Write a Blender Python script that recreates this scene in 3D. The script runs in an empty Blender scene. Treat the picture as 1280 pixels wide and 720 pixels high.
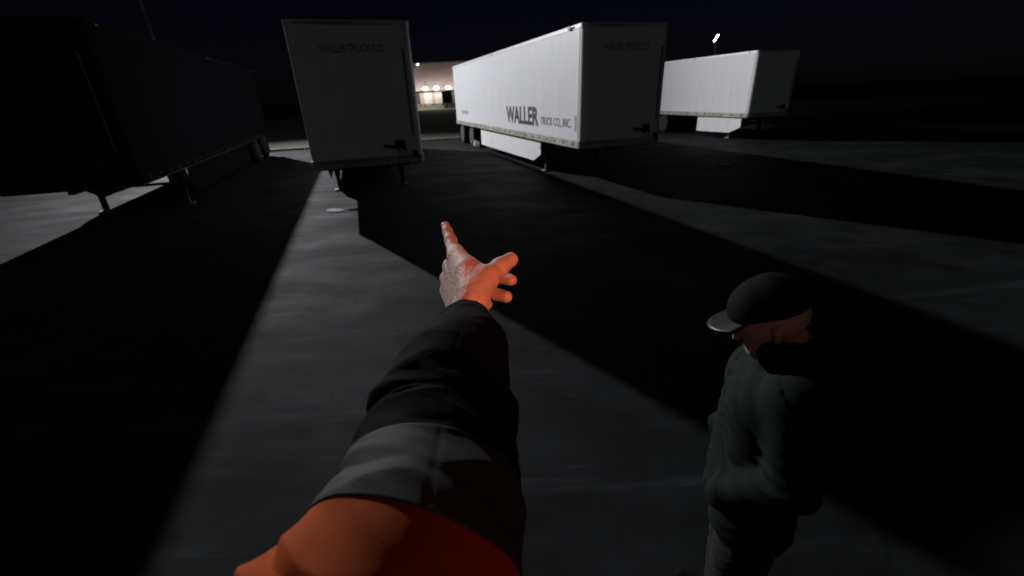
import bpy, bmesh, math, random
import numpy as np
from mathutils import Vector, Matrix
random.seed(4)
sc = bpy.context.scene
COL = sc.collection

# ------------------------------------------------------------------ camera
F_PX, PITCH, ROLL, CAM_H = 542.278, 0.419, -0.040, 2.497      # focal length in photo pixels (1280 wide)
Rv, Uv, Fv = Vector((1, 0, 0)), Vector((0, math.sin(PITCH), math.cos(PITCH))), Vector((0, math.cos(PITCH), -math.sin(PITCH)))
CR = Rv * math.cos(ROLL) + Uv * math.sin(ROLL)
CU = -Rv * math.sin(ROLL) + Uv * math.cos(ROLL)
CPOS = Vector((0, 0, CAM_H))
cd = bpy.data.cameras.new('camera'); cam = bpy.data.objects.new('camera', cd); COL.objects.link(cam)
m = Matrix((CR, CU, -Fv)).transposed().to_4x4(); m.translation = CPOS
cam.matrix_world = m
cd.sensor_width = 36; cd.lens = F_PX / 1280 * 36
cd.clip_start = 0.02; cd.clip_end = 2000
cd.dof.use_dof = True; cd.dof.focus_distance = 0.80; cd.dof.aperture_fstop = 5.6
sc.camera = cam

# ------------------------------------------------------------------ night sky, added soft fill, exposure
sc.view_settings.view_transform = 'Standard'; sc.view_settings.look = 'None'
sc.view_settings.exposure = 3.0; sc.view_settings.gamma = 1
w = bpy.data.worlds.new('World'); sc.world = w; w.use_nodes = True
nt = w.node_tree; bg = nt.nodes['Background']
sky = nt.nodes.new('ShaderNodeTexSky'); sky.sky_type = 'NISHITA'; sky.sun_disc = False
SUN_EL, SUN_AZ = math.radians(38), math.radians(196)
sky.sun_elevation = SUN_EL; sky.sun_rotation = SUN_AZ
tint = nt.nodes.new('ShaderNodeMixRGB'); tint.blend_type = 'MULTIPLY'; tint.inputs[0].default_value = 1
tint.inputs[2].default_value = (0.62, 0.55, 1.0, 1)
nt.links.new(sky.outputs[0], tint.inputs[1]); nt.links.new(tint.outputs[0], bg.inputs[0])
bg.inputs[1].default_value = 0.00006
sd = bpy.data.lights.new('soft_fill', 'SUN'); sd.energy = 0.0049; sd.angle = math.radians(30); sd.color = (.92, 1.0, .90)  # added fill from behind the camera that lifts the dark noses
so = bpy.data.objects.new('soft_fill', sd); COL.objects.link(so)
sv = Vector((math.sin(SUN_AZ) * math.cos(SUN_EL), math.cos(SUN_AZ) * math.cos(SUN_EL), math.sin(SUN_EL)))
so.rotation_euler = sv.to_track_quat('Z', 'Y').to_euler(); so.location = (0, -20, 20)
sc.cycles.use_denoising = True
sc.cycles.max_bounces = 6; sc.cycles.diffuse_bounces = 4
sc.cycles.sample_clamp_indirect = 4

# ------------------------------------------------------------------ row frame: a = distance along the trailers, r = to their right
TH = -0.3125
SA, CA = math.sin(TH), math.cos(TH)
def AR(a, r, z=0): return Vector((a * SA + r * CA, a * CA - r * SA, z))
def CP(px, py, d): return CPOS + (CR * ((px - 640) / F_PX) + CU * ((360 - py) / F_PX) + Fv) * d

# ------------------------------------------------------------------ materials
def mat(name, col, rough=0.6, metal=0.0, noise=0.0, nscale=6.0, bump=0.0, bscale=80.0, col2=None, emit=None, estr=0, spec=0.5, sheen=0.0, sss=0.0, detail=6):
    M = bpy.data.materials.new(name); M.use_nodes = True
    t = M.node_tree; b = t.nodes['Principled BSDF']
    b.inputs['Roughness'].default_value = rough; b.inputs['Metallic'].default_value = metal
    b.inputs['Base Color'].default_value = (*col, 1); b.inputs['Specular IOR Level'].default_value = spec
    if sheen: b.inputs['Sheen Weight'].default_value = sheen
    if sss:
        b.inputs['Subsurface Weight'].default_value = sss; b.inputs['Subsurface Scale'].default_value = 0.006
        b.inputs['Subsurface Radius'].default_value = (1, .35, .2)
    if emit:
        b.inputs['Emission Color'].default_value = (*emit, 1); b.inputs['Emission Strength'].default_value = estr
    tc = t.nodes.new('ShaderNodeTexCoord')
    if noise:
        n = t.nodes.new('ShaderNodeTexNoise'); n.inputs['Scale'].default_value = nscale; n.inputs['Detail'].default_value = detail
        n.inputs['Roughness'].default_value = .65
        r = t.nodes.new('ShaderNodeValToRGB'); r.color_ramp.elements[0].position = .3; r.color_ramp.elements[1].position = .72
        c2 = col2 or tuple(c * (1 - noise) for c in col)
        r.color_ramp.elements[0].color = (*c2, 1); r.color_ramp.elements[1].color = (*col, 1)
        t.links.new(tc.outputs['Object'], n.inputs['Vector']); t.links.new(n.outputs['Fac'], r.inputs[0]); t.links.new(r.outputs[0], b.inputs['Base Color'])
    if bump:
        n2 = t.nodes.new('ShaderNodeTexNoise'); n2.inputs['Scale'].default_value = bscale; n2.inputs['Detail'].default_value = 4
        bp = t.nodes.new('ShaderNodeBump'); bp.inputs['Strength'].default_value = bump; bp.inputs['Distance'].default_value = .02
        t.links.new(tc.outputs['Object'], n2.inputs['Vector']); t.links.new(n2.outputs['Fac'], bp.inputs['Height']); t.links.new(bp.outputs[0], b.inputs['Normal'])
    return M

def asphalt_mat():
    M = bpy.data.materials.new('worn_asphalt'); M.use_nodes = True
    t = M.node_tree; N = t.nodes; L = t.links; b = N['Principled BSDF']
    tc = N.new('ShaderNodeTexCoord')
    def noise(s, d, rg=.6, vec=None):
        n = N.new('ShaderNodeTexNoise'); n.inputs['Scale'].default_value = s; n.inputs['Detail'].default_value = d; n.inputs['Roughness'].default_value = rg
        L.new(vec or tc.outputs['Object'], n.inputs['Vector']); return n
    def ramp(src, p0, p1, c0, c1):
        r = N.new('ShaderNodeValToRGB'); r.color_ramp.elements[0].position = p0; r.color_ramp.elements[1].position = p1
        r.color_ramp.elements[0].color = (*c0, 1); r.color_ramp.elements[1].color = (*c1, 1); L.new(src, r.inputs[0]); return r
    mp = N.new('ShaderNodeMapping'); mp.inputs['Rotation'].default_value = (0, 0, .25); mp.inputs['Scale'].default_value = (.55, 1.0, 1); L.new(tc.outputs['Object'], mp.inputs[0])
    big = noise(.55, 5); streak = noise(1.1, 5, .6, mp.outputs[0]); grain = noise(170, 3, .7)
    c1 = ramp(big.outputs[0], .3, .7, (.0118, .0134, .0137), (.0210, .0232, .0238))
    c2 = ramp(grain.outputs[0], .3, .75, (.35, .35, .35), (1.7, 1.7, 1.7))
    c3 = ramp(streak.outputs[0], .42, .72, (.85, .85, .85), (1.55, 1.55, 1.6))
    mx = N.new('ShaderNodeMixRGB'); mx.blend_type = 'MULTIPLY'; mx.inputs[0].default_value = 1; L.new(c1.outputs[0], mx.inputs[1]); L.new(c2.outputs[0], mx.inputs[2])
    mx2 = N.new('ShaderNodeMixRGB'); mx2.blend_type = 'MULTIPLY'; mx2.inputs[0].default_value = 1; L.new(mx.outputs[0], mx2.inputs[1]); L.new(c3.outputs[0], mx2.inputs[2])
    L.new(mx2.outputs[0], b.inputs['Base Color'])
    rr = ramp(streak.outputs[0], .4, .7, (.80, .80, .80), (.66, .66, .66)); L.new(rr.outputs[0], b.inputs['Roughness'])
    b.inputs['Specular IOR Level'].default_value = .055
    # cracks, oil stains, loose pale stones, and scuffs lightened to paint in damp sheen
    wn = noise(1.3, 4); vadd = N.new('ShaderNodeVectorMath'); vadd.operation = 'MULTIPLY_ADD'; vadd.inputs[1].default_value = (.5, .5, .5)
    L.new(wn.outputs['Color'], vadd.inputs[0]); L.new(tc.outputs['Object'], vadd.inputs[2])
    vor = N.new('ShaderNodeTexVoronoi'); vor.feature = 'DISTANCE_TO_EDGE'; vor.inputs['Scale'].default_value = .42; L.new(vadd.outputs[0], vor.inputs['Vector'])
    crack = ramp(vor.outputs['Distance'], .002, .009, (.72, .72, .72), (1, 1, 1))
    oil = ramp(noise(.9, 3, .5).outputs[0], .60, .70, (1, 1, 1), (.45, .45, .45))
    st = N.new('ShaderNodeTexVoronoi'); st.inputs['Scale'].default_value = 34; L.new(tc.outputs['Object'], st.inputs['Vector'])
    stone = ramp(st.outputs['Distance'], .10, .16, (2.6, 2.6, 2.6), (1, 1, 1))
    pick = N.new('ShaderNodeSeparateColor'); L.new(st.outputs['Color'], pick.inputs[0])
    sel = ramp(pick.outputs[0], .80, .82, (0, 0, 0), (1, 1, 1))
    mst = N.new('ShaderNodeMixRGB'); L.new(sel.outputs[0], mst.inputs[0]); mst.inputs[1].default_value = (1, 1, 1, 1); L.new(stone.outputs[0], mst.inputs[2])
    mp3 = N.new('ShaderNodeMapping'); mp3.inputs['Rotation'].default_value = (0, 0, -.12); mp3.inputs['Scale'].default_value = (.25, 2.6, 1); L.new(tc.outputs['Object'], mp3.inputs[0])
    scuff_sheen = ramp(noise(1.0, 6, .7, mp3.outputs[0]).outputs[0], .55, .72, (1, 1, 1), (2.9, 2.9, 3.15))
    prev = mx2.outputs[0]
    for q in (crack, oil, mst, scuff_sheen):
        mm = N.new('ShaderNodeMixRGB'); mm.blend_type = 'MULTIPLY'; mm.inputs[0].default_value = 1; L.new(prev, mm.inputs[1]); L.new(q.outputs[0], mm.inputs[2]); prev = mm.outputs[0]
    L.new(prev, b.inputs['Base Color'])
    bp = N.new('ShaderNodeBump'); bp.inputs['Strength'].default_value = .55; bp.inputs['Distance'].default_value = .012; L.new(grain.outputs[0], bp.inputs['Height'])
    bp2 = N.new('ShaderNodeBump'); bp2.inputs['Strength'].default_value = .06; bp2.inputs['Distance'].default_value = .02; L.new(streak.outputs[0], bp2.inputs['Height'])
    L.new(bp.outputs[0], bp2.inputs['Normal']); L.new(bp2.outputs[0], b.inputs['Normal'])
    return M

def rail_mat():
    M = mat('dirty_white_rail', (.50, .50, .45), .55, 0, .45, 2.2, .3, 30, col2=(.24, .22, .17))
    t = M.node_tree; N = t.nodes; L = t.links; b = N['Principled BSDF']
    src = b.inputs['Base Color'].links[0].from_socket
    tc = [n for n in N if n.bl_idname == 'ShaderNodeTexCoord'][0]
    n = N.new('ShaderNodeTexNoise'); n.inputs['Scale'].default_value = 1.7; n.inputs['Detail'].default_value = 7; n.inputs['Roughness'].default_value = .7
    L.new(tc.outputs['Object'], n.inputs['Vector'])
    r = N.new('ShaderNodeValToRGB'); r.color_ramp.elements[0].position = .56; r.color_ramp.elements[1].position = .66; L.new(n.outputs[0], r.inputs[0])
    mx = N.new('ShaderNodeMixRGB'); L.new(r.outputs[0], mx.inputs[0]); L.new(src, mx.inputs[1]); mx.inputs[2].default_value = (.20, .115, .065, 1)
    L.new(mx.outputs[0], b.inputs['Base Color'])
    return M

def panel_mat():
    M = mat('white_trailer_paint', (.78, .78, .80), .45, 0, .07, .7, .03, 3, spec=.4)
    t = M.node_tree; N = t.nodes; L = t.links; b = N['Principled BSDF']
    src = b.inputs['Base Color'].links[0].from_socket
    tc = [n for n in N if n.bl_idname == 'ShaderNodeTexCoord'][0]
    mp = N.new('ShaderNodeMapping'); mp.inputs['Scale'].default_value = (1.2, 1.2, .3); L.new(tc.outputs['Object'], mp.inputs[0])
    n = N.new('ShaderNodeTexNoise'); n.inputs['Scale'].default_value = 2.4; n.inputs['Detail'].default_value = 7; L.new(mp.outputs[0], n.inputs['Vector'])
    r = N.new('ShaderNodeValToRGB'); r.color_ramp.elements[0].position = .45; r.color_ramp.elements[0].color = (1, 1, 1, 1)
    r.color_ramp.elements[1].position = .78; r.color_ramp.elements[1].color = (.93, .925, .905, 1); L.new(n.outputs[0], r.inputs[0])
    mx = N.new('ShaderNodeMixRGB'); mx.blend_type = 'MULTIPLY'; mx.inputs[0].default_value = 1; L.new(src, mx.inputs[1]); L.new(r.outputs[0], mx.inputs[2])
    L.new(mx.outputs[0], b.inputs['Base Color'])
    return M

def bag_mat():
    M = mat('white_plastic', (.88, .88, .89), .35)
    t = M.node_tree; b = t.nodes['Principled BSDF']; out = t.nodes['Material Output']
    tr = t.nodes.new('ShaderNodeBsdfTranslucent'); tr.inputs[0].default_value = (.9, .9, .92, 1)
    mx = t.nodes.new('ShaderNodeMixShader'); mx.inputs[0].default_value = .85
    t.links.new(b.outputs[0], mx.inputs[1]); t.links.new(tr.outputs[0], mx.inputs[2]); t.links.new(mx.outputs[0], out.inputs['Surface'])
    return M

MT = dict(
    asphalt=asphalt_mat(), rail=rail_mat(), panel=panel_mat(),
    grass=mat('dark_grass', (.035, .05, .02), .9, 0, .6, 3, .8, 40),
    concrete=mat('pale_concrete', (.34, .32, .27), .85, 0, .25, .6, .3, 30),
    toprail=mat('aluminium_rail', (.74, .74, .76), .42, .25, .15, 4),
    steel=mat('black_frame_steel', (.03, .03, .032), .6, .2, .4, 5, .2, 40),
    greysteel=mat('worn_grey_steel', (.22, .22, .23), .5, .5, .4, 8, .2, 40),
    skirt=mat('white_skirt_plastic', (.84, .84, .84), .5, 0, .14, 1.2, .05, 4),
    tyre=mat('tyre_rubber', (.018, .018, .018), .85, 0, .4, 12, .3, 60),
    rim=mat('white_steel_rim', (.66, .66, .65), .4, .1, .3, 9),
    navy=mat('darkened_navy_paint', (.006, .007, .010), .95, 0, .2, 2, spec=.05),  # near-black colour stands in for darkness on the leftmost trailer
    navyrail=mat('darkened_rail', (.008, .008, .010), .9, 0, spec=.05),
    letter=mat('black_lettering', (.018, .018, .024), .5),
    greyletter=mat('grey_lettering', (.16, .16, .19), .5),
    nosetext=mat('dark_lettering', (.30, .30, .29), .6),
    decal=mat('faded_decal', (.40, .40, .43), .6, 0, .3, 30),
    rubber=mat('black_rubber', (.015, .015, .015), .8),
    lens=mat('amber_lens', (.55, .22, .04), .25),
    glintlens=mat('white_glint_lens', (.85, .85, .85), .15),
    wall=mat('pinkish_wall', (.50, .38, .38), .8, 0, .12, .3, .1, 4),
    dockdoor=mat('white_dock_door', (.72, .70, .66), .6, 0, .15, .8),
    darkdoor=mat('dark_dock_opening', (.06, .055, .05), .8),
    lampglow=mat('lit_lamp_lens', (.9, .9, .85), .4, emit=(1, .96, .86), estr=4.4),
    polelamp=mat('lit_street_lamp_lens', (.9, .9, .85), .4, emit=(1, .97, .88), estr=6.0),
    keyglow=mat('lit_floodlight_lens', (.9, .9, .9), .4, emit=(.96, .97, 1), estr=6.0),
    redglow=mat('lit_added_red_lens', (.6, .05, .03), .3, emit=(1, .18, .05), estr=3.0),
    pole=mat('galvanised_pole', (.25, .25, .26), .5, .6, .2, 5),
    skin=mat('skin', (.56, .40, .33), .6, 0, .22, 90, .2, 420, col2=(.45, .28, .22), sss=.12, spec=.22),
    nail=mat('fingernail', (.62, .45, .38), .25),
    blackfab=mat('black_jacket_fabric', (.0015, .0016, .0018), .85, 0, .3, 20, .22, 700, spec=.04),
    band=mat('grey_reflective_band', (.036, .040, .037), .75, 0, .15, 30, .2, 900, spec=.15),
    orange=mat('orange_jacket_fabric', (.37, .070, .016), .88, 0, .15, 15, .15, 900, spec=.08),
    greenfab=mat('dark_green_jacket_fabric', (.010, .016, .014), .85, 0, .3, 18, .35, 300, spec=.15),
    trousers=mat('black_trousers', (.004, .004, .0045), .9, 0, .3, 18, .3, 500),
    boots=mat('black_boots', (.005, .005, .005), .85, 0, .3, 30, spec=.1),
    capfab=mat('black_cap_fabric', (.005, .005, .006), .85, spec=.1),
    visor=mat('shiny_cap_visor', (.005, .005, .006), .4, spec=.3),
    hair=mat('dark_hair', (.012, .009, .007), .7),
    eye=mat('eye_white', (.6, .58, .55), .2),
    cabpaint=mat('dark_cab_paint', (.012, .013, .016), .4, 0, .1, 3),
    glass=mat('dark_cab_glass', (.01, .01, .012), .1),
    bag=bag_mat(),
    phone=mat('black_phone', (.01, .01, .01), .2),
)

# ------------------------------------------------------------------ mesh helpers
def obj(name, me, material=None, parent=None):
    if isinstance(me, bmesh.types.BMesh):
        bm = me; me = bpy.data.meshes.new(name); bm.to_mesh(me); bm.free()
    o = bpy.data.objects.new(name, me); COL.objects.link(o)
    if material and not me.materials: me.materials.append(MT[material])
    if parent: o.parent = parent
    return o
def empty(name, loc=(0, 0, 0), rz=0.0):
    o = bpy.data.objects.new(name, None); COL.objects.link(o); o.location = loc; o.rotation_euler = (0, 0, rz); o.empty_display_size = .2
    return o
def tag(o, label=None, cat=None, group=None, kind=None):
    if label: o['label'] = label
    if cat: o['category'] = cat
    if group: o['group'] = group
    if kind: o['kind'] = kind
    return o
def box(bm, x0, x1, y0, y1, z0, z1, bev=0.0):
    r = bmesh.ops.create_cube(bm, size=1.0)
    for v in r['verts']:
        v.co = Vector(((x0 + x1) / 2 + v.co.x * (x1 - x0), (y0 + y1) / 2 + v.co.y * (y1 - y0), (z0 + z1) / 2 + v.co.z * (z1 - z0)))
    if bev:
        es = list({e for v in r['verts'] for e in v.link_edges})
        bmesh.ops.bevel(bm, geom=es, offset=bev, segments=2, affect='EDGES', profile=.5)
    return bm
def B(x0, x1, y0, y1, z0, z1, bev=0.0): return box(bmesh.new(), x0, x1, y0, y1, z0, z1, bev)
def cyl(bm, p0, p1, r0, r1=None, n=16, cap=True):
    p0, p1 = Vector(p0), Vector(p1); r1 = r0 if r1 is None else r1
    d = p1 - p0; q = d.to_track_quat('Z', 'Y').to_matrix()
    A = [bm.verts.new(p0 + q @ Vector((r0 * math.cos(t), r0 * math.sin(t), 0))) for t in [2 * math.pi * i / n for i in range(n)]]
    Bv = [bm.verts.new(p1 + q @ Vector((r1 * math.cos(t), r1 * math.sin(t), 0))) for t in [2 * math.pi * i / n for i in range(n)]]
    for i in range(n):
        f = bm.faces.new((A[i], A[(i + 1) % n], Bv[(i + 1) % n], Bv[i])); f.smooth = True
    if cap: bm.faces.new(A[::-1]); bm.faces.new(Bv)
    return bm
def lathe_x(bm, prof, n=28, cy=0, cz=0):
    """profile of (x, radius) spun about the x axis"""
    rings = []
    for x, r in prof:
        rings.append([bm.verts.new((x, cy + r * math.cos(2 * math.pi * i / n), cz + r * math.sin(2 * math.pi * i / n))) for i in range(n)])
    for a, b in zip(rings, rings[1:]):
        for i in range(n):
            f = bm.faces.new((a[i], a[(i + 1) % n], b[(i + 1) % n], b[i])); f.smooth = True
    bm.faces.new(rings[0][::-1]); bm.faces.new(rings[-1])
    bmesh.ops.recalc_face_normals(bm, faces=bm.faces)
    return bm
def prism(bm, pts, z0, z1):
    a = [bm.verts.new((x, y, z0)) for x, y in pts]; b = [bm.verts.new((x, y, z1)) for x, y in pts]; n = len(pts)
    for i in range(n): bm.faces.new((a[i], a[(i + 1) % n], b[(i + 1) % n], b[i]))
    bm.faces.new(a[::-1]); bm.faces.new(b)
    bmesh.ops.recalc_face_normals(bm, faces=bm.faces)
    return bm
def text_mesh(name, txt, origin, right, up, width, height, bold=.012, depth=.0025):
    cu = bpy.data.curves.new(name, 'FONT'); cu.body = txt; cu.size = 1; cu.offset = bold; cu.extrude = .5; cu.resolution_u = 4
    o = bpy.data.objects.new(name, cu); COL.objects.link(o)
    bpy.context.view_layer.update()
    me = bpy.data.meshes.new_from_object(o.evaluated_get(bpy.context.evaluated_depsgraph_get()))
    COL.objects.unlink(o); bpy.data.objects.remove(o)
    co = np.array([v.co for v in me.vertices]); lo, hi = co.min(0), co.max(0)
    right, up, origin = Vector(right), Vector(up), Vector(origin); nrm = right.cross(up)
    for v in me.vertices:
        x, y = (v.co.x - lo[0]) / (hi[0] - lo[0]), (v.co.y - lo[1]) / (hi[1] - lo[1])
        z = 1 if v.co.z > 0 else 0
        v.co = origin + right * (x * width) + up * (y * height) + nrm * (z * depth)
    return me
def copy_tree(o, parent=None):
    c = o.copy(); COL.objects.link(c); c.parent = parent
    for ch in list(o.children): copy_tree(ch, c)
    return c

# ------------------------------------------------------------------ signed distance bodies (round cones, surface nets)
def sdf_mesh(name, groups, h, cut=None, wrinkle=None):
    """groups: list of (k, [(p0,p1,r0,r1[,flat])...]) ; cones in a group blend with k, groups blend with the next k"""
    allc = [c for k, cs in groups for c in cs]
    P = np.array([list(c[0]) for c in allc] + [list(c[1]) for c in allc]); R = max(max(c[2], c[3]) for c in allc)
    lo = P.min(0) - R - 3 * h; hi = P.max(0) + R + 3 * h
    n = np.ceil((hi - lo) / h).astype(int) + 1
    ax = [(lo[i] + h * np.arange(n[i])).astype(np.float32) for i in range(3)]
    D = np.full(n, 10.0, np.float32)
    def smin(a, b, k):
        hh = np.clip(.5 + .5 * (b - a) / k, 0, 1); return b + (a - b) * hh - k * hh * (1 - hh)
    for k, cs in groups:
        G = np.full(n, 10.0, np.float32)
        for c in cs:
            p0, p1 = np.array(c[0], np.float32), np.array(c[1], np.float32); r0, r1 = c[2], c[3]
            mr = max(r0, r1) + 4 * k + 3 * h
            sl = []
            for i in range(3):
                a0 = max(0, int((min(p0[i], p1[i]) - mr - lo[i]) / h)); a1 = min(n[i], int((max(p0[i], p1[i]) + mr - lo[i]) / h) + 2); sl.append(slice(a0, a1))
            sl = tuple(sl)
            X, Y, Z = np.meshgrid(ax[0][sl[0]], ax[1][sl[1]], ax[2][sl[2]], indexing='ij')
            d = p1 - p0; L2 = float(d @ d) + 1e-12
            t = np.clip(((X - p0[0]) * d[0] + (Y - p0[1]) * d[1] + (Z - p0[2]) * d[2]) / L2, 0, 1)
            q = np.sqrt((X - p0[0] - t * d[0]) ** 2 + (Y - p0[1] - t * d[1]) ** 2 + (Z - p0[2] - t * d[2]) ** 2) - (r0 + (r1 - r0) * t)
            G[sl] = smin(G[sl], q, k)
        D = smin(D, G, k) if D.min() < 9 else G
    if wrinkle is not None:
        X, Y, Z = np.meshgrid(*ax, indexing='ij'); D = D + wrinkle(X, Y, Z)
    if cut is not None:
        X, Y, Z = np.meshgrid(*ax, indexing='ij'); D = np.maximum(D, cut(X, Y, Z))
    ins = D < 0
    nx, ny, nz = [v - 1 for v in n]
    acc = np.zeros((nx, ny, nz, 3), np.float32); cnt = np.zeros((nx, ny, nz), np.float32)
    corner = [(i, j, k) for i in (0, 1) for j in (0, 1) for k in (0, 1)]
    g = lambda A, c: A[c[0]:c[0] + nx, c[1]:c[1] + ny, c[2]:c[2] + nz]
    for c0 in corner:
        for axx in range(3):
            if c0[axx]: continue
            c1 = list(c0); c1[axx] = 1; c1 = tuple(c1)
            a, b = g(D, c0), g(D, c1); mk = (a < 0) != (b < 0)
            t = np.where(mk, a / np.where(mk, a - b, 1), 0)
            for q in range(3): acc[..., q] += np.where(mk, c0[q] + (t if q == axx else 0), 0)
            cnt += mk
    act = cnt > 0
    idx = -np.ones((nx, ny, nz), int); idx[act] = np.arange(act.sum())
    base = np.argwhere(act); V = (base + acc[act] / cnt[act][:, None]) * h + lo
    quads = []
    for axx in range(3):
        u, v = [(1, 2), (2, 0), (0, 1)][axx]
        sa = [slice(0, k) for k in n]; sb = list(sa); sa[axx] = slice(0, n[axx] - 1); sb[axx] = slice(1, n[axx])
        A, Bq = ins[tuple(sa)], ins[tuple(sb)]
        e = np.argwhere(A != Bq)
        e = e[(e[:, u] > 0) & (e[:, v] > 0) & (e[:, u] < n[u] - 1) & (e[:, v] < n[v] - 1)]
        fl = A[e[:, 0], e[:, 1], e[:, 2]]
        o0 = e.copy(); o1 = e.copy(); o2 = e.copy(); o3 = e.copy()
        o0[:, u] -= 1; o0[:, v] -= 1; o1[:, v] -= 1; o3[:, u] -= 1
        ii = [idx[o[:, 0], o[:, 1], o[:, 2]] for o in (o0, o1, o2, o3)]
        q = np.stack(ii, 1); q[~fl] = q[~fl][:, ::-1]; quads.append(q)
    Q = np.concatenate(quads)
    me = bpy.data.meshes.new(name); me.from_pydata(V.tolist(), [], Q.tolist())
    me.polygons.foreach_set('use_smooth', [True] * len(me.polygons)); me.update()
    return me

# ================================================================== SETTING
def sheet(name, pts, z, material):
    bm = bmesh.new(); bm.faces.new([bm.verts.new((p[0], p[1], z)) for p in pts]); bmesh.ops.recalc_face_normals(bm, faces=bm.faces)
    for f in bm.faces:
        if f.normal.z < 0: f.normal_flip()
    return tag(obj(name, bm, material), kind='structure')
sheet('ground', [(-600, -600), (600, -600), (600, 900), (-600, 900)], 0, 'asphalt')
sheet('grass_verge', [AR(29.2, -60), AR(29.2, 70), AR(88, 70), AR(88, -60)], .004, 'grass')
sheet('concrete_apron', [(-40, 103), (30, 103), (30, 120.3), (-40, 120.3)], .006, 'concrete')
# kerb between the lot and the grass: separate stones
ks = empty('kerb', AR(29.1, 0), -TH); tag(ks, kind='structure')
kme = None
for i in range(-12, 14):
    if kme is None:
        k = obj('kerb_stone', B(-.98, .98, -.08, .08, 0, .13, .02), 'concrete', ks); kme = k.data
    else: k = obj('kerb_stone', kme, None, ks)
    k.location = (i * 2.0, 0, 0)

# ------------------------------------------------------------------ floodlight mast that lights the lot (stands left of and behind the row)
def light_pole(name, base, height, aim, label, glow, head=(.5, .3, .16), roll=0.0):
    t = empty(name, base); tag(t, label, 'light pole')
    obj('base_block', cyl(bmesh.new(), (0, 0, 0), (0, 0, .7), .35, n=20), 'concrete', t)
    obj('pole', cyl(bmesh.new(), (0, 0, .7), (0, 0, height - .3), .13, .075, n=14), 'pole', t)
    d = (Vector(aim) - Vector((*base[:2], height))).normalized()
    hz = Vector((d.x, d.y, 0)).normalized()
    obj('arm', cyl(bmesh.new(), Vector((0, 0, height - .32)), Vector((0, 0, height - .22)) + hz * .7, .05, n=10), 'pole', t)
    hd = obj('lamp_head', B(-head[0], head[0], -head[1], head[1], 0, head[2], .03), 'greysteel', t)
    c = Vector((0, 0, height - .2)) + hz * .8
    hd.location = c; q = (-d).to_track_quat('Z', 'Y') @ Matrix.Rotation(roll, 3, 'Z').to_quaternion(); hd.rotation_euler = q.to_euler()
    obj('lens', B(-head[0] * .88, head[0] * .88, -head[1] * .85, head[1] * .85, -.012, .002), glow, hd)
    return t, Vector(base) + c + d * .06, d
KEY_POS, KEY_AIM = AR(53, -16, 0), AR(11.5, 5.5, 2.0)
kp, kc, kdir = light_pole('light_pole', KEY_POS, 20, KEY_AIM, 'tall floodlight mast shining over the trailer lot from behind the dark trailer', 'keyglow', (.8, .5, .2))
kl = bpy.data.lights.new('floodlight', 'SPOT'); kl.energy = 13000; kl.color = (.95, .96, 1.0)
kl.spot_size = math.radians(56); kl.spot_blend = .95; kl.shadow_soft_size = .35
ko = bpy.data.objects.new('floodlight', kl); COL.objects.link(ko); ko.location = kc + kdir * .1
ko.rotation_euler = (-kdir).to_track_quat('Z', 'Y').to_euler()

light_pole('street_lamp', (33.8, 78, 0), 9.6, (10, 30, 0), 'far lit street lamp rising above the white side of the short trailer', 'polelamp', (.58, .10, .12), -1.0)

# ------------------------------------------------------------------ warehouse with lit docks
wh = empty('warehouse', (0, 120, 0)); tag(wh, 'long pinkish warehouse with a row of lit dock doors behind the trailers', 'warehouse')
obj('wall', B(-36, 8, .3, 24, 0, 10.3), 'wall', wh)
obj('roof_coping', B(-36.1, 8.1, .1, 24.1, 10.3, 10.55), 'greysteel', wh)
obj('plinth', B(-36, 8, .2, .3, 0, 1.15), 'concrete', wh)
obj('canopy', B(-34, 6, -1.2, .28, 4.15, 4.3), 'greysteel', wh)
xs = [-25.2, -22.3, -19.3, -16.6, -13.7, -11.0, -8.2, -5.4, -2.6]
for i, x in enumerate(xs):
    dk = i in (1, 4, 6)
    d = obj('dock_door', B(x - .95, x + .95, .22, .299, 1.16, 4.0), 'darkdoor' if dk else 'dockdoor', wh)
    if not dk:
        for j in range(1, 5): obj('door_rib', B(x - .9, x + .9, .195, .22, 1.16 + j * .57, 1.2 + j * .57), 'dockdoor', d)
    obj('dock_bumper', B(x - 1.1, x - .85, .0, .199, .7, 1.14, .02), 'rubber', wh); obj('dock_bumper', B(x + .85, x + 1.1, .0, .199, .7, 1.14, .02), 'rubber', wh)
    lp = obj('wall_lamp', B(x - .4, x + .4, -2.9, -2.3, 4.95, 5.1, .04), 'greysteel', wh)
    obj('lamp_arm', cyl(bmesh.new(), (x, .3, 6.1), (x, -2.6, 6.4), .05, n=8), 'greysteel', lp)
    obj('lamp_stem', cyl(bmesh.new(), (x, -2.6, 6.42), (x, -2.6, 5.0), .05, n=8), 'greysteel', lp)
    bm = bmesh.new(); bmesh.ops.create_uvsphere(bm, u_segments=14, v_segments=8, radius=.45)
    for v in bm.verts: v.co = Vector((x + v.co.x * 1.3, -2.6 + v.co.y * .6, 4.62 + v.co.z * .75))
    obj('lamp_globe', bm, 'lampglow', lp)
for i, x in enumerate((-20.9, -11.6)):
    l = bpy.data.lights.new('dock_lamp', 'AREA'); l.energy = 22; l.shape = 'RECTANGLE'; l.size = 8; l.size_y = .5; l.color = (1, .93, .78)
    o = bpy.data.objects.new('dock_lamp', l); COL.objects.link(o); o.location = (x, 118.2, 4.3); o.rotation_euler = (math.radians(12), 0, 0)
fl = obj('roof_floodlight', B(-21.1, -20.6, -.5, .25, 10.0, 10.14, .02), 'greysteel', wh)
obj('flood_lens', B(-21.05, -20.65, -.56, -.501, 10.02, 10.12), 'polelamp', fl)
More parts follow.
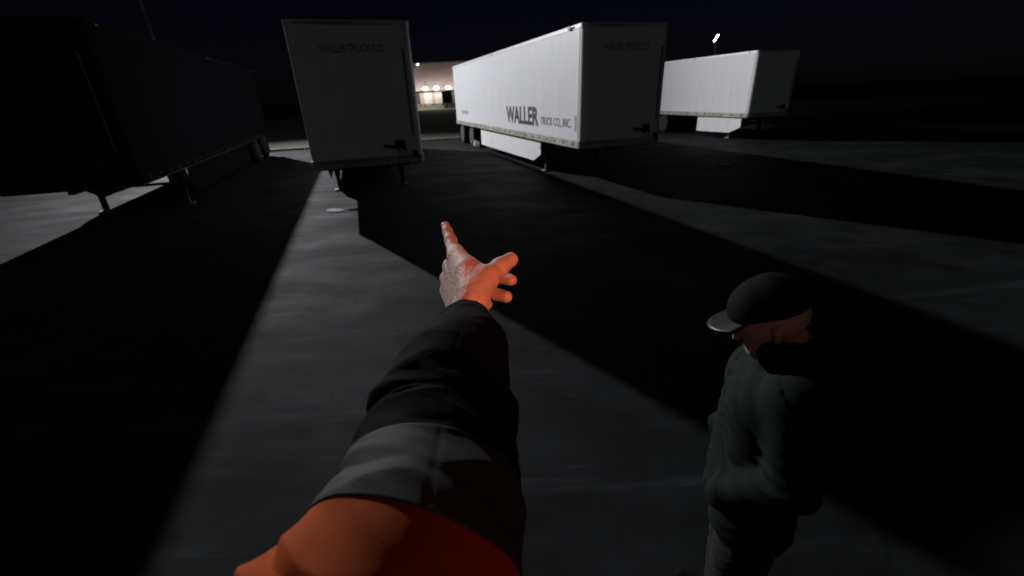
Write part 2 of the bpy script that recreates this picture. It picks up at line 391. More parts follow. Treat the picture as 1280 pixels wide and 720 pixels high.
# trailers backed into the docks
for x, lab in ((-13.7, 'dark trailer backed into the warehouse dock between lit doors'),):
    t = empty('dock_trailer', (x, 113.5, 0)); tag(t, lab, 'trailer')
    obj('body', B(-1.2, 1.2, 0, 6.3, 1.15, 3.7, .04), 'steel', t)
    for k in range(4): obj('post', B(-1.0 + k * .6, -.84 + k * .6, -.05, -.002, 1.2, 3.6), 'greysteel', t)
    for sx in (-1.1, .8):
        for wy in (4.4, 5.5): obj('wheel', lathe_x(bmesh.new(), [(sx, .3), (sx + .02, .48), (sx + .28, .48), (sx + .3, .3)], 18, wy, .48), 'tyre', t)
        obj('leg', B(sx + .1, sx + .22, 1.0, 1.12, 0, 1.15), 'steel', t)

# ================================================================== SEMI-TRAILERS
W2 = 1.295
def nose_outline(hw, r, L, inset=0.0):
    pts = [(hw, L), (hw, r)]
    for i in range(1, 7):
        a = math.pi / 2 * i / 6; pts.append((hw - r + r * math.cos(a), r - r * math.sin(a) + inset))
    for i in range(0, 7):
        a = math.pi / 2 * i / 6; pts.append((-hw + r - r * math.sin(a), r - r * math.cos(a) + inset))
    pts += [(-hw, L)]
    out = []
    for p in pts:
        if not out or (Vector(p) - Vector(out[-1])).length > 1e-4: out.append(p)
    return out
_wheel = {}
def wheel(t, side, y, rimmat):
    key = (side, rimmat)
    if key not in _wheel:
        x1, x0 = W2 - .02, W2 - .31          # outer tyre of the dual pair
        prof = [(x0, .30), (x0 + .01, .44), (x0 + .05, .50), (x1 - .05, .50), (x1 - .01, .44), (x1, .29)]
        inner = [(x - .34, r) for x, r in prof]
        rim = [(x1 - .12, .285), (x1 - .004, .285), (x1 + .004, .27), (x1 - .02, .25), (x1 - .09, .2), (x1 - .10, .12), (x1 - .03, .11), (x1 - .02, .06)]
        s = lambda pr: sorted([(side * x, r) for x, r in pr], key=lambda q: q[0]) if False else [(side * x, r) for x, r in pr]
        bm = bmesh.new(); lathe_x(bm, s(prof)); lathe_x(bm, s(inner))
        m1 = bpy.data.meshes.new('wheel'); bm.to_mesh(m1); m1.materials.append(MT['tyre'])
        bm = bmesh.new(); lathe_x(bm, s(rim)); m2 = bpy.data.meshes.new('rim'); bm.to_mesh(m2); m2.materials.append(MT[rimmat])
        _wheel[key] = (m1, m2)
    m1, m2 = _wheel[key]
    wh_ = obj('wheel', m1, None, t); wh_.location = (0, y, .5)
    obj('rim', m2, None, wh_)

def trailer(name, a, r_left, L, label, paint='panel', rail='rail', top='toprail', lettering=False, nose=True, skirt=(3.2, 11.0), axles=(12.75, 14.95), legs=3.2, rimmat='rim', H=4.08, skirtmat='skirt', group='parked box trailers'):
    o = AR(a, r_left + W2)
    t = empty(name, o, -TH); tag(t, label, 'trailer', group)
    zb, zt = 1.05, H
    obj('body', prism(bmesh.new(), nose_outline(W2 - .012, .16, L - .06), zb + .12, zt - .03), paint, t)
    # side panels: thin sheets between seams
    npan = max(6, round((L - .5) / 1.235)); pw = (L - .36) / npan
    for s in (-1, 1):
        me = None
        for i in range(npan):
            if me is None:
                pn = obj('side_panel', B(-.005, .005, .003, pw - .003, zb + .21, zt - .1), paint, t); me = pn.data
            else: pn = obj('side_panel', me, None, t)
            pn.location = (s * (W2 - .008), .2 + i * pw, 0)
    # nose panels
    if nose:
        for i, (x0, x1) in enumerate(((-1.12, -.01), (.01, 1.02))):
            obj('nose_panel', B(x0, x1, -.008, .004, zb + .22, zt - .14), paint, t)
    obj('top_rail', prism(bmesh.new(), nose_outline(W2 + .006, .17, L), zt - .095, zt), top, t)
    obj('bottom_rail', prism(bmesh.new(), nose_outline(W2 + .012, .172, L), zb, zb + .19), rail, t)
    # clips / lamps along the bottom rail
    me = None
    for s in (-1, 1):
        for i in range(int(L / .62)):
            if me is None: cl = obj('rail_clip', B(-.006, .006, -.045, .045, -.03, .03, .004), 'steel', t); me = cl.data
            else: cl = obj('rail_clip', me, None, t)
            cl.location = (s * (W2 + .015), .5 + i * .62, zb + .09 + .012 * math.sin(i * 2.1))
    for s in (-1, 1):
        for yy in (.55, L / 2, L - .3):
            obj('marker_lamp', B(s * (W2 + .006) - .018, s * (W2 + .006) + .018, yy - .06, yy + .06, zt - .075, zt - .03, .008), 'lens', t)
    if nose:
        obj('conduit', B(1.055, 1.095, -.03, .06, 1.7, 3.55, .01), 'greysteel', t)
        gb = obj('gladhand_box', B(.62, .86, -.05, .03, 1.42, 1.6, .02), 'steel', t)
        for gx in (.66, .82): obj('gladhand', cyl(bmesh.new(), (gx, -.05, 1.46), (gx, -.13, 1.40), .035, .03, 12), 'rubber', gb)
        obj('electric_socket', cyl(bmesh.new(), (1.07, .01, 1.30), (1.07, -.09, 1.28), .06, n=14), 'steel', t)
        obj('document_holder', cyl(bmesh.new(), (.35, -.04, 1.5), (.62, -.04, 1.46), .03, n=10), 'steel', t)
    # chassis
    obj('chassis', box(box(box(bmesh.new(), -.5, -.38, 1.0, L - .4, .82, zb + .002), .38, .5, 1.0, L - .4, .82, zb + .003), -1.2, 1.2, .3, L - .2, zb - .06, zb + .004), 'steel', t)
    for s in (-1, 1):
        lg = obj('landing_leg', box(box(bmesh.new(), s * .95 - .075, s * .95 + .075, legs - .075, legs + .075, .45, zb), s * .95 - .055, s * .95 + .055, legs - .055, legs + .055, .04, .46), 'steel', t)
        obj('foot', B(s * .95 - .15, s * .95 + .15, legs - .14, legs + .14, 0, .045, .01), 'greysteel', lg)
        obj('brace', cyl(bmesh.new(), (s * .95, legs + .08, .55), (s * .45, legs + 1.1, .95), .03, n=8), 'steel', t)
    obj('cross_brace', cyl(bmesh.new(), (-.95, legs, .62), (.95, legs, .62), .035, n=8), 'steel', t)
    obj('crank_handle', cyl(bmesh.new(), (-.98, legs, .8), (-1.22, legs, .8), .02, n=8), 'greysteel', t)
    if skirt:
        y0, y1 = skirt; n = 4
        for s in (-1, 1):
            for i in range(n):
                ya, yb = y0 + (y1 - y0) * i / n, y0 + (y1 - y0) * (i + 1) / n - .012
                bm = bmesh.new(); xo, xi = s * (W2 - .10), s * (W2 - .115)
                lo = .30 - .012 * i
                pts = [(ya, zb - .002), (yb, zb - .002), (yb, lo), (ya, lo)]
                if i == 0: pts = [(ya - .05, zb - .002), (yb, zb - .002), (yb, lo), (ya + .62, lo), (ya - .05, .58)]
                A = [bm.verts.new((xo, y, z)) for y, z in pts]; Bv = [bm.verts.new((xi, y, z)) for y, z in pts]; k = len(pts)
                bm.faces.new(A); bm.faces.new(Bv[::-1])
                for j in range(k): bm.faces.new((A[j], Bv[j], Bv[(j + 1) % k], A[(j + 1) % k]))
                bmesh.ops.recalc_face_normals(bm, faces=bm.faces)
                obj('skirt_panel', bm, skirtmat, t)
            # folded front return of the skirt
            obj('skirt_return', B(s * (W2 - .36) - .24, s * (W2 - .36) + .235, y0 - .075, y0 - .055, .6, zb - .07), 'greysteel', t)
    for y in axles:
        for s in (-1, 1): wheel(t, s, y, rimmat)
        obj('axle', cyl(bmesh.new(), (-1.0, y, .5), (1.0, y, .5), .065, n=12), 'steel', t)
    obj('suspension_frame', B(-.6, .6, axles[0] - .7, axles[-1] + .7, .62, .82), 'steel', t)
    for s in (-1, 1):
        obj('mudflap', B(s * .95 - .3, s * .95 + .3, axles[-1] + .72, axles[-1] + .735, .2, zb - .08), 'rubber', t)
        obj('rear_door', B(min(s * .008, s * 1.22), max(s * .008, s * 1.22), L - .059, L - .02, zb + .2, zt - .11, .005), paint, t)
    bp_ = obj('rear_bumper', B(-1.1, 1.1, L - .16, L - .06, .5, .62, .01), 'greysteel', t)
    for s in (-1, 1): obj('bumper_post', B(s * .6 - .04, s * .6 + .04, L - .15, L - .07, .62, zb), 'greysteel', bp_)
    if lettering:
        X = -(W2 + .0005)
        obj('name_lettering', text_mesh('name_lettering', 'WALLER', (X, 6.46, 1.50), (0, -1, 0), (0, 0, 1), 3.40, .60, .034), 'letter', t)
        obj('company_lettering', text_mesh('company_lettering', 'TRUCK CO., INC.', (X, 2.88, 1.53), (0, -1, 0), (0, 0, 1), 2.27, .28, .012), 'greyletter', t)
        obj('unit_decal', B(X - .002, X + .0045, 13.0, 14.4, 1.62, 1.8), 'decal', t)
        obj('edge_decal', B(X - .002, X + .0045, .28, .40, 1.5, 1.9), 'decal', t)
        obj('corner_lamp', B(X - .05, X - .006, .66, .84, zt - .085, zt - .02, .012), 'glintlens', t)  # lamp whose white lens colour puts in the glint at the top rail
    if lettering or nose == 'text':
        obj('nose_lettering', text_mesh('nose_lettering', 'WALLER TRUCK CO.', (-.68, -.0085, 3.46), (1, 0, 0), (0, 0, 1), 1.36, .17, .03), 'nosetext', t)
    return t

trailer('box_trailer', 11.27, 5.79, 16.15, 'white box trailer with large black lettering along its brightly lit side', lettering=True)
trailer('box_trailer', 11.27, -1.09, 16.15, 'white box trailer with unlit nose, lit strip of asphalt under its landing leg', nose='text')
trailer('box_trailer', 17.7, 18.1, 8.6, 'short white trailer with lit unmarked side beyond the lettered trailer', nose=True, skirt=(.55, 3.62), axles=(6.6, 7.75), legs=1.4, H=3.95, rimmat='steel')
trailer('box_trailer', 11.27, -7.04, 16.15, 'dark navy box trailer kept dark by its colour, beside the unlit white trailer', paint='navy', rail='navyrail', top='navyrail', skirtmat='navy', rimmat='steel')

# ------------------------------------------------------------------ litter, stand-in puddle sheen and a pale patch on the asphalt
def crumple(name, loc, sx, sy, sz, seed, label, material='bag', cat='litter'):
    rnd = random.Random(seed); bm = bmesh.new(); bmesh.ops.create_icosphere(bm, subdivisions=3, radius=1)
    dirs = [Vector((rnd.gauss(0, 1), rnd.gauss(0, 1), rnd.gauss(0, 1))).normalized() for _ in range(16)]
    for v in bm.verts:
        n = v.co.normalized(); k = 1 - .35 * max(0, max(abs(n.dot(d)) for d in dirs) - .75) * 4 + .18 * rnd.uniform(-1, 1)
        v.co = Vector((n.x * sx * k, n.y * sy * k, max(-1, n.z) * sz * k + sz))
    lo = min(v.co.z for v in bm.verts)
    for v in bm.verts: v.co.z -= lo
    o = obj(name, bm, material); o.location = loc; return tag(o, label, cat)
crumple('plastic_bag', AR(23.5, 5.93, .004), .20, .22, .22, 3, 'bright crumpled white plastic bag below the rear end of the trailer skirt')
crumple('puddle_sheen', AR(11.5, -.80, .004), .27, .05, .045, 5, 'flat pale shape standing in for puddle sheen on the lit asphalt strip in front of the landing leg')  # pale translucent shape stands in for the puddle's bright reflection
bm = bmesh.new(); cyl(bm, (-.16, 0, .03), (.12, .02, .03), .022, n=8); cyl(bm, (.1, .02, .03), (.17, -.03, .05), .022, .015, n=8)
o = obj('rubber_scrap', bm, 'rubber'); o.location = AR(11.42, -.36, .0); o.rotation_euler.z = -TH * .4; tag(o, 'dark scrap of rubber lying beside the pale puddle sheen', 'litter')
crumple('pale_patch', AR(12.2, 11.75, .004), .32, .2, .05, 9, 'pale crumpled patch on the dark asphalt past the lettered trailer nose')  # low crumpled patch in the pale translucent material

# ================================================================== PEOPLE
def rotx(p, piv, ang):
    v = Vector(p) - Vector(piv); return tuple(Vector(piv) + Matrix.Rotation(ang, 3, 'X') @ v)
def head_cones(hz, hy, tilt):
    piv = (0, hy - .02, hz - .13)
    R = lambda x, y, z: rotx((x, hy + y, hz + z), piv, -tilt)
    cs = [(R(0, -.025, .03), R(0, .02, .035), .094, .088), (R(0, .02, .0), R(0, .045, -.07), .074, .052), (R(0, .055, -.085), R(0, .065, -.098), .034, .024)]
    fine = [(R(0, .092, .0), R(0, .112, -.035), .009, .0135), (R(-.035, .085, .018), R(.035, .085, .018), .012, .012),
            (R(-.02, .082, -.064), R(.02, .082, -.064), .010, .010), (R(-.018, .080, -.076), R(.018, .080, -.076), .010, .010),
            (R(-.088, -.005, -.03), R(-.094, -.015, .012), .010, .016), (R(.088, -.005, -.03), R(.094, -.015, .012), .010, .016)]
    return cs, fine, R
def cloth(X, Y, Z):
    a = np.arctan2(Y, X)
    u = Z * 34 + 2.2 * np.sin(a * 2 + Z * 6) + 1.4 * np.sin(X * 17 + Z * 9)
    v = Z * 61 - 3.1 * np.sin(a * 3 - Z * 4) + Y * 25
    return .0065 * np.abs(np.sin(u)) ** 1.5 * (np.sin(a * 3 + Z * 11) > -.3) + .0035 * np.abs(np.sin(v)) - .004
def person(name, loc, rz, label, hz=1.61, hy=.0, tilt=0.0, jacket='greenfab', arms=(), cap=True, lean=0.0):
    t = empty(name, loc, rz); tag(t, label, 'person')
    hc, hf, R = head_cones(hz, hy, tilt)
    body = [(.03, hc + [((0, hy - .03, hz - .09), (0, -.01, hz - .2), .056, .062), ((-.12, 0, 1.36), (.12, 0, 1.36), .085, .085), ((0, 0, 1.3), (0, .0, .95), .12, .11),
                        ((-.09, 0, .92), (-.1, .01, .5), .085, .055), ((.09, 0, .92), (.1, .01, .5), .085, .055), ((-.1, .01, .5), (-.1, -.01, .1), .05, .04), ((.1, .01, .5), (.1, -.01, .1), .05, .04)]),
            (.006, hf)]
    obj('body', sdf_mesh('body', body, .0065), 'skin', t)
    for s in (-1, 1):
        bm = bmesh.new(); bmesh.ops.create_uvsphere(bm, u_segments=12, v_segments=8, radius=.012); e = obj('eye', bm, 'eye', t); e.location = R(s * .032, .083, .0)
    jk = [((-.165, -.01, 1.40), (.165, -.01, 1.40), .088, .088), ((-.08, .01, 1.30), (.08, .01, 1.30), .145, .145), ((-.08, .01, 1.28), (-.075, .015, .98), .14, .13), ((.08, .01, 1.28), (.075, .015, .98), .14, .13),
          ((-.09, .01, .98), (-.10, .01, .80), .135, .145), ((.09, .01, .98), (.10, .01, .80), .135, .145), ((0, .06, 1.2), (0, .06, .85), .11, .12),
          ((-.06, .035, 1.475), (.06, .035, 1.475), .062, .062), ((-.06, -.04, 1.49), (.06, -.04, 1.49), .06, .06)]
    jg = [(.035, jk)]
    for ch in arms: jg.append((.03, ch))
    cutz = lambda X, Y, Z: np.maximum(.74 + .012 * np.sin(X * 40) - Z, -(np.sqrt((X) ** 2 + (Y - hy * .6) ** 2) - .072 + np.clip(1.47 - Z, 0, 1) * 3))
    obj('jacket', sdf_mesh('jacket', jg, .008, cutz, cloth), jacket, t)
    tr = [(.02, [((-.09, 0, .9), (-.1, .012, .5), .122, .098), ((.09, 0, .9), (.1, .012, .5), .122, .098), ((-.06, 0, .92), (.06, 0, .92), .13, .13)]), (.01, [((-.1, .012, .5), (-.1, -.01, .10), .096, .088), ((.1, .012, .5), (.1, -.01, .10), .096, .088)])]
    obj('trousers', sdf_mesh('trousers', tr, .010, lambda X, Y, Z: .045 - Z, cloth), 'trousers', t)
    for s in (-1, 1):
        bt = [(.015, [((s * .1, -.055, .055), (s * .11, .06, .05), .046, .046), ((s * .11, .06, .045), (s * .12, .17, .036), .046, .036), ((s * .1, -.03, .06), (s * .1, -.02, .2), .052, .058), ((s * .105, -.07, .012), (s * .12, .18, .012), .036, .034)])]
        obj('boot', sdf_mesh('boot', bt, .006, lambda X, Y, Z: -Z), 'boots', t)
    if cap:
        up = Vector(R(0, 0, 1)) - Vector(R(0, 0, 0)); c0 = Vector(R(0, 0, .045))
        cut = lambda X, Y, Z: -((X - c0.x) * up.x + (Y - c0.y) * up.y + (Z - c0.z) * up.z)
        cp = obj('cap', sdf_mesh('cap', [(.02, [(R(0, -.03, .045), R(0, .018, .045), .104, .099), (R(0, -.02, .09), R(0, .0, .085), .07, .07)])], .005, cut), 'capfab', t)
        bm = bmesh.new(); rows = []
        for i in range(7):
            rr = []
            for j in range(13):
                a = math.radians(-62 + 124 * j / 12); k = i / 6
                x = math.sin(a) * (.096 + .012 * k); y = .018 + math.cos(a) * .092 + k * .078 * math.cos(a * .9)
                z = .047 - .012 * k - .16 * x * x * 6 * .5
                rr.append(R(x, y, z))
            rows.append(rr)
        top = [[bm.verts.new(p) for p in rr] for rr in rows]; bot = [[bm.verts.new(Vector(p) - up * .004) for p in rr] for rr in rows]
        for i in range(6):
            for j in range(12):
                for G, fl in ((top, 0), (bot, 1)):
                    q = (G[i][j], G[i][j + 1], G[i + 1][j + 1], G[i + 1][j]); f = bm.faces.new(q[::-1] if fl else q); f.smooth = True
        for j in range(12): bm.faces.new((top[6][j], top[6][j + 1], bot[6][j + 1], bot[6][j]))
        for i in range(6):
            bm.faces.new((top[i][0], top[i + 1][0], bot[i + 1][0], bot[i][0])); bm.faces.new((top[i][12], bot[i][12], bot[i + 1][12], top[i + 1][12]))
        bmesh.ops.recalc_face_normals(bm, faces=bm.faces)
        obj('visor', bm, 'visor', cp)
    else:
        obj('hair', sdf_mesh('hair', [(.02, [(R(0, -.035, .045), R(0, .01, .055), .100, .094)])], .006, lambda X, Y, Z: -(Z - hz + .02 - (Y - hy) * .5)), 'hair', t)
    return t

def arm_pocket(s): return [((s * .19, -.01, 1.40), (s * .25, -.04, 1.13), .085, .075), ((s * .25, -.04, 1.13), (s * .185, .12, .96), .073, .062)]
person('person', (.995, 1.33, 0), math.radians(66), 'person in dark green jacket and cap standing on the asphalt facing the trailers', hz=1.585, hy=.02, tilt=.42, arms=(arm_pocket(-1), arm_pocket(1))).scale = (1.1, 1.1, 1.1)

# ------------------------------------------------------------------ the pointing person (stands on the truck step, holds the phone)
STEP = .78
ph = person('person', (0.0, -.16, STEP), 0, 'person in orange and black jacket pointing a finger at the trailers', hz=1.64, hy=-.02, jacket='orange', cap=False,
            arms=([((.19, -.01, 1.40), (.31, .10, 1.12), .078, .066), ((.31, .10, 1.12), (.16, .02, 1.53), .062, .05)],))
PL = Vector(ph.location)
# right hand round the phone (behind the lens)
rh = [(.006, [((.15, .03, 1.57), (.10, .06, 1.66), .026, .022), ((.10, .06, 1.66), (.085, .09, 1.70), .018, .016)])]
for k in range(4): rh.append((.003, [((.095, .07, 1.64 + .022 * k), (.045, .10, 1.645 + .022 * k), .010, .009), ((.045, .10, 1.645 + .022 * k), (.03, .125, 1.645 + .022 * k), .009, .0075)]))
rh.append((.003, [((.10, .05, 1.67), (.06, .09, 1.71), .012, .009)]))
obj('phone_hand', sdf_mesh('phone_hand', rh, .004), 'skin', ph)
pn = obj('phone', B(-.036, .036, -.153, -.002, -.0045, .0045, .002), 'phone')
pm = Matrix((CR, CU, -Fv)).transposed().to_4x4(); pm.translation = CPOS - Fv * .022 + CU * .06
pn.matrix_world = pm; tag(pn, 'black phone held up by the pointing person', 'phone')

# pointing left hand: joints given as photo pixel + distance from the lens
def H(px, py, d): return CP(px, py, d) - PL
wrist, fore = H(586, 392, .610), H(570, 440, .530)
Fd = (H(566, 312, .700) - H(588, 388, .615)).normalized()
mI = H(570, 322, .695)
Nn = CR.copy(); Nn = (Nn - Fd * Nn.dot(Fd)).normalized()          # towards the palm (image right)
Rd = Nn.cross(Fd).normalized()
if Rd.dot(CU) < 0: Rd = -Rd
ang = math.radians(25)                                             # roll of the hand: back turned a little to the lens
R2 = (Rd * math.cos(ang) + Nn * math.sin(ang)).normalized(); N2 = (Nn * math.cos(ang) - Rd * math.sin(ang)).normalized()
mc = [mI, mI - R2 * .022 + Fd * .003 - N2 * .002, mI - R2 * .043 - Fd * .004 - N2 * .001, mI - R2 * .061 - Fd * .014 + N2 * .003]
wr = [wrist + R2 * .013, wrist + R2 * .004, wrist - R2 * .007, wrist - R2 * .016]
pal = [(wr[i], mc[i], .0185, .0125) for i in range(4)]
pal += [(fore, wrist, .030, .0235), (wrist + N2 * .006, (mc[1] + mc[2]) / 2 + N2 * .008 - Fd * .02, .02, .015)]
tI, pI = H(557, 281.5, .768), H(563.5, 301, .734)
dI = H(559.5, 289.5, .755)
idx = [(mI, pI, .0128, .0098), (pI, dI, .0100, .0082), (dI, tI, .0082, .0066)]
thC, thM, thI, thT = H(594, 366, .612), H(609, 347, .632), H(625, 333.5, .648), H(638.5, 324.5, .660)
thumb = [(thC, thM, .021, .0155), (thM, thI, .0140, .0125), (thI, thT, .0125, .0112), (wr[0], thM, .017, .015)]
web = [(thM, mI - Fd * .02, .012, .010), (thC, mI - Fd * .03, .017, .012), (thM + (thI - thM) * .25, mI + Fd * .006, .009, .0075), (thM - Fd * .004, mI - Fd * .006, .010, .009),
       (H(591, 374, .600), H(583, 336, .644), .018, .0135), (H(600, 354, .618), H(586, 329, .658), .013, .010), (H(583, 336, .648), H(572, 312, .700), .012, .009)]
groups = [(.010, pal + web), (.006, idx), (.008, thumb)]
tips = [(639, 350, .668), (633, 371, .655), (608, 380, .660)]
for i in range(3):
    b0 = mc[i + 1]; tip = H(*tips[i])
    pip = b0 + Fd * (.010 - .003 * i) + N2 * (.036 - .003 * i) - R2 * .008
    dip = tip - CR * .017 + Fv * .014 + CU * .004
    groups.append((.003, [(b0, pip, .0115, .0098), (pip, dip, .0098, .0096), (dip, tip, .0098, .0090)]))
def hand_wrinkle(X, Y, Z):
    out = 0
    for c_, ax_, amp, wd, per in ((pI, (tI - mI).normalized(), .0007, .005, .0030), (dI, (tI - mI).normalized(), .0005, .0035, .0026), (mI, Fd, .0006, .006, .0036), (thI, (thT - thM).normalized(), .0007, .005, .0030), (thM, (thT - thC).normalized(), .0005, .006, .0034)):
        t_ = (X - c_.x) * ax_.x + (Y - c_.y) * ax_.y + (Z - c_.z) * ax_.z
        r2 = (X - c_.x) ** 2 + (Y - c_.y) ** 2 + (Z - c_.z) ** 2
        out = out + amp * np.cos(2 * math.pi * t_ / per + 40 * X) * np.exp(-(t_ / wd) ** 2) * np.exp(-r2 / .018 ** 2)
    sd0 = (X - mI.x) * N2.x + (Y - mI.y) * N2.y + (Z - mI.z) * N2.z
    return out + .0004 * np.sin(X * 700 + 5 * np.sin(Z * 130)) * np.sin(Z * 610 + 4 * np.sin(Y * 170)) * np.sin(Y * 430)
obj('hand', sdf_mesh('hand', groups, .0011, None, hand_wrinkle), 'skin', ph)
def nail(center, along, normal, w_, l_):
    bm = bmesh.new(); bmesh.ops.create_uvsphere(bm, u_segments=16, v_segments=8, radius=1)
    al = along.normalized(); no = (normal - al * normal.dot(al)).normalized(); sd_ = al.cross(no)
    for v in bm.verts: v.co = center + al * v.co.y * l_ + sd_ * v.co.x * w_ + no * v.co.z * .0016
    for f in bm.faces: f.smooth = True
    obj('fingernail', bm, 'nail', ph)
nail(tI - (tI - dI).normalized() * .002 - N2 * .0058 - CR * .0005, tI - dI, -N2 - Fv * .3, .0048, .0062)

# sleeve: rings measured as left px, right px at a photo row, with the real radius setting the distance
rings = [(557, 614, 402, .575), (549, 621, 412, .555), (533, 631, 430, .515), (505, 637, 460, .468), (475, 641, 492, .440), (460, 645, 540, .410), (443, 648, 575, .384), (424, 650, 615, .356), (402, 652, 655, .330), (362, 654, 715, .300)]
ctr = []
for l_, r_, y_, d_ in rings:
    ctr.append((H((l_ + r_) / 2, y_, d_), (r_ - l_) / 2 / F_PX * d_ * .985))
ctr.append((Vector((-.13, .08, 2.155)) - PL, .098)); ctr.append((Vector((-.185, -.09, 2.13)) - PL, .098)); ctr.append((Vector((-.15, -.15, 2.10)) - PL, .09))
cp_ = np.array([list(c[0]) + [c[1]] for c in ctr]); seg = np.r_[0, np.cumsum(np.linalg.norm(np.diff(cp_[:, :3], axis=0), axis=1))]
NS, NA = 520, 224
ss = np.linspace(0, seg[-1], NS)
P4 = np.stack([np.interp(ss, seg, cp_[:, i]) for i in range(4)], 1)
ker = np.hanning(49); ker /= ker.sum()
for i in range(4):
    pad = np.r_[2 * P4[0, i] - P4[24:0:-1, i], P4[:, i], 2 * P4[-1, i] - P4[-2:-26:-1, i]]; P4[:, i] = np.convolve(pad, ker, 'valid')
T = np.gradient(P4[:, :3], axis=0); T /= np.linalg.norm(T, axis=1)[:, None]
ref = np.array(CR)
rnd = np.random.default_rng(11)
folds = []
for k in range(110):
    s0 = rnd.uniform(.01, seg[len(rings) - 1] + .08); folds.append((s0, rnd.uniform(0, 2 * math.pi), rnd.uniform(.004, .018), rnd.uniform(.3, 1.1), rnd.uniform(-.03, .03), rnd.uniform(-.065, .07)))
phi = np.linspace(0, 2 * math.pi, NA, endpoint=False)
S = np.repeat(ss[:, None], NA, 1); PH = np.repeat(phi[None], NS, 0)
M_ = np.ones((NS, NA))
def fold(s0, p0, wd, aw, sl, am):
    global M_
    dp = (PH - p0 + math.pi) % (2 * math.pi) - math.pi
    q = (S - s0 - sl * dp + .004 * np.sin(dp * 5 + s0 * 300)) / wd
    M_ += am * (.55 * np.exp(-q ** 2) + .45 * np.exp(-np.abs(q) * 1.8)) * np.exp(-(dp / aw) ** 2)
for f_ in folds: fold(*f_)
def s_at(py): return float(np.interp(py, [r[2] for r in rings], seg[:len(rings)]))
# phi: 0 = image right, pi/2 = towards lens/up, pi = image left
fold(s_at(522), 2.4, .018, .8, -.016, .085); fold(s_at(505), 2.4, .012, .8, -.016, -.05); fold(s_at(560), 2.0, .012, .9, .02, .05); fold(s_at(470), 1.6, .014, .9, .02, .05); fold(s_at(450), 2.7, .010, .7, -.02, -.05); fold(s_at(408), 2.6, .010, .9, .01, .13); fold(s_at(420), 2.3, .008, .9, .006, -.08)
fold(s_at(395), 1.2, .007, 1.4, .004, .06); fold(s_at(440), .4, .016, .9, .01, .09); fold(s_at(520), .2, .02, .8, .01, .06); fold(s_at(715) + .045, 2.3, .016, .7, -.03, .16); fold(s_at(715) + .03, 2.3, .008, .8, -.03, -.10)
M_ -= .006 * np.exp(-((PH - 1.25 - .15 * np.sin(S * 9)) / .035) ** 2)
M_ += .005 * np.sin(S * 150 + 3 * np.sin(PH * 2 + S * 11)) * np.sin(PH * 3 + S * 40) + .0025 * np.sin(S * 330 + PH * 7 + 4 * np.sin(S * 37 + PH))
V = np.zeros((NS, NA, 3))
for i in range(NS):
    t_ = T[i]; e0 = ref - t_ * (ref @ t_); e0 /= np.linalg.norm(e0); e1 = np.cross(e0, t_)
    if e1 @ (np.array(CU) * .5 - np.array(Fv)) < 0: e1 = -e1
    V[i] = P4[i, :3] + P4[i, 3] * M_[i][:, None] * (np.cos(phi)[:, None] * e0 + np.sin(phi)[:, None] * e1)
# stitched seam dashes lying on the sleeve surface
def stitches(name, rowi, material, step=4):
    bm = bmesh.new()
    for j in range(0, NA, step):
        a, b = Vector(V[rowi][j]), Vector(V[rowi][(j + step - 2) % NA]); c = Vector(P4[rowi, :3])
        cyl(bm, c + (a - c) * 1.0125, c + (b - c) * 1.0125, .0005, n=5)
    obj(name, bm, material, ph)
# band edges follow slanted curves round the sleeve
def tube_part(name, i_of, material, proud=1.0, lip=False):
    lo_, hi_ = i_of
    rows = np.arange(lo_, hi_ + 1)
    P = [(V[i] - P4[i, :3]) * proud + P4[i, :3] for i in rows]
    if lip:
        c = P4[lo_, :3]; ins = [c + (P[0] - c) * f + T[lo_] * dz for f, dz in ((.90, .03), (.90, .004), (.955, -.001))]; P = ins + P
    P = np.array(P); n = len(P); vs = P.reshape(-1, 3).tolist(); fs = []
    for i in range(n - 1):
        for j in range(NA):
            k = (j + 1) % NA; fs.append((i * NA + j, i * NA + k, (i + 1) * NA + k, (i + 1) * NA + j))
    me = bpy.data.meshes.new(name); me.from_pydata(vs, [], fs); me.polygons.foreach_set('use_smooth', [True] * len(fs)); me.update()
    bm = bmesh.new(); bm.from_mesh(me); bmesh.ops.recalc_face_normals(bm, faces=bm.faces); bm.to_mesh(me); bm.free()
    o = obj(name, me, material, ph); sol = o.modifiers.new('thickness', 'SOLIDIFY'); sol.thickness = .0025; sol.offset = -1
    return o
iA, iB = int(np.searchsorted(ss, s_at(618))), int(np.searchsorted(ss, s_at(694)))
tag(tube_part('sleeve_cuff', (0, iA), 'blackfab', 1.0, True), 'black lower sleeve with bunched folds')
tag(tube_part('sleeve_band', (iA - 4, iB + 4), 'band', 1.012), 'grey reflective band round the sleeve')
tag(tube_part('sleeve_upper', (iB - 1, NS - 1), 'orange', 1.0), 'orange upper sleeve')

stitches('stitching', 14, 'steel')

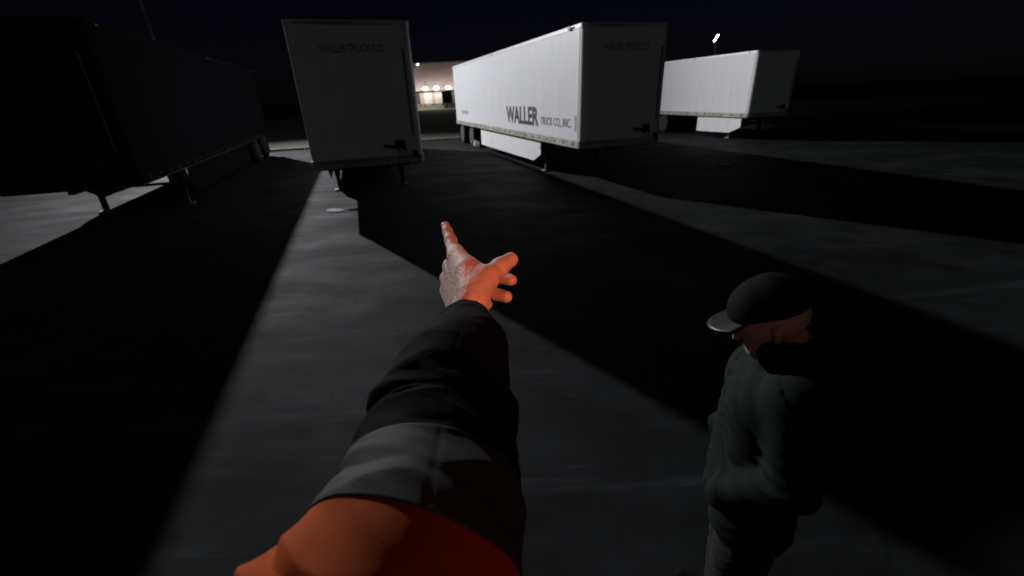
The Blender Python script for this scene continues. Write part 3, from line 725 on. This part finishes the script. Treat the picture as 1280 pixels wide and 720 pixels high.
# ------------------------------------------------------------------ unseen truck cab added behind the pointing person to carry the red lamp
tk = empty('truck_cab', (0, -.62, 0)); tag(tk, 'unseen dark truck cab added behind the pointing person to carry the red lamp', 'truck')
prof = [(-2.3, .95), (-2.3, 1.9), (-.9, 2.15), (-.55, 3.1), (.2, 3.5), (2.4, 3.6), (2.4, .95)]
bm = bmesh.new()
A = [bm.verts.new((x, -.02, z)) for x, z in prof]; Bv = [bm.verts.new((x, -2.4, z)) for x, z in prof]; n = len(prof)
for i in range(n): bm.faces.new((A[i], A[(i + 1) % n], Bv[(i + 1) % n], Bv[i]))
bm.faces.new(A); bm.faces.new(Bv[::-1]); bmesh.ops.recalc_face_normals(bm, faces=bm.faces)
bmesh.ops.bevel(bm, geom=list(bm.edges), offset=.06, segments=3, affect='EDGES')
obj('cab_shell', bm, 'cabpaint', tk)
dr = obj('door', B(-.55, .55, -.02, .012, 1.0, 2.2, .01), 'cabpaint', tk); obj('door_handle', B(.3, .48, .013, .05, 1.75, 1.79, .008), 'steel', dr)
obj('door_window', B(-.38, .5, -.02, .008, 2.25, 3.0, .01), 'glass', tk)
for z in (.38, STEP - .03): obj('step', B(-.45, .55, .0, .78 if z > .5 else .6, z, z + .03, .006), 'greysteel', tk)
obj('step_bracket', B(-.42, -.36, -.02, .3, .3, STEP - .031), 'steel', tk); obj('step_bracket', B(.46, .52, -.02, .3, .3, STEP - .031), 'steel', tk)
obj('grab_handle', cyl(bmesh.new(), (.66, .06, 1.3), (.66, .06, 2.3), .016, n=10), 'greysteel', tk)
obj('fuel_tank', cyl(bmesh.new(), (.75, -.28, .62), (2.2, -.28, .62), .32, n=24), 'greysteel', tk)
for y in (-.35, -2.1):
    for x in (-1.6, 1.75):
        wmesh = lathe_x(bmesh.new(), [(-.15, .28), (-.14, .45), (-.1, .5), (.1, .5), (.14, .45), (.15, .28)], 24)
        wo = obj('wheel', wmesh, 'tyre', tk); wo.location = (x, y, .5); wo.rotation_euler = (0, 0, math.pi / 2)
        obj('rim', lathe_x(bmesh.new(), [(.0, .28), (.14, .27), (.06, .15), (.12, .08)], 20), 'rim', wo)
LX, LZ = .50, 2.66
ml = obj('marker_lamp', B(LX - .09, LX + .09, -.021, .035, LZ - .04, LZ + .04, .012), 'rubber', tk)
obj('lamp_lens', B(LX - .08, LX + .08, .036, .05, LZ - .03, LZ + .03, .006), 'redglow', ml)
rl = bpy.data.lights.new('red_hand_spot', 'SPOT'); rl.energy = 8.2; rl.color = (1, .26, .13); rl.shadow_soft_size = .04; rl.spot_size = math.radians(17); rl.spot_blend = .9  # added narrow beam, shaped to redden the hand and spare the sleeve
ro = bpy.data.objects.new('red_hand_spot', rl); COL.objects.link(ro); ro.location = (LX, -.55, LZ)
ro.rotation_euler = (Vector((LX, -.55, LZ)) - CP(612, 330, .66)).to_track_quat('Z', 'Y').to_euler()
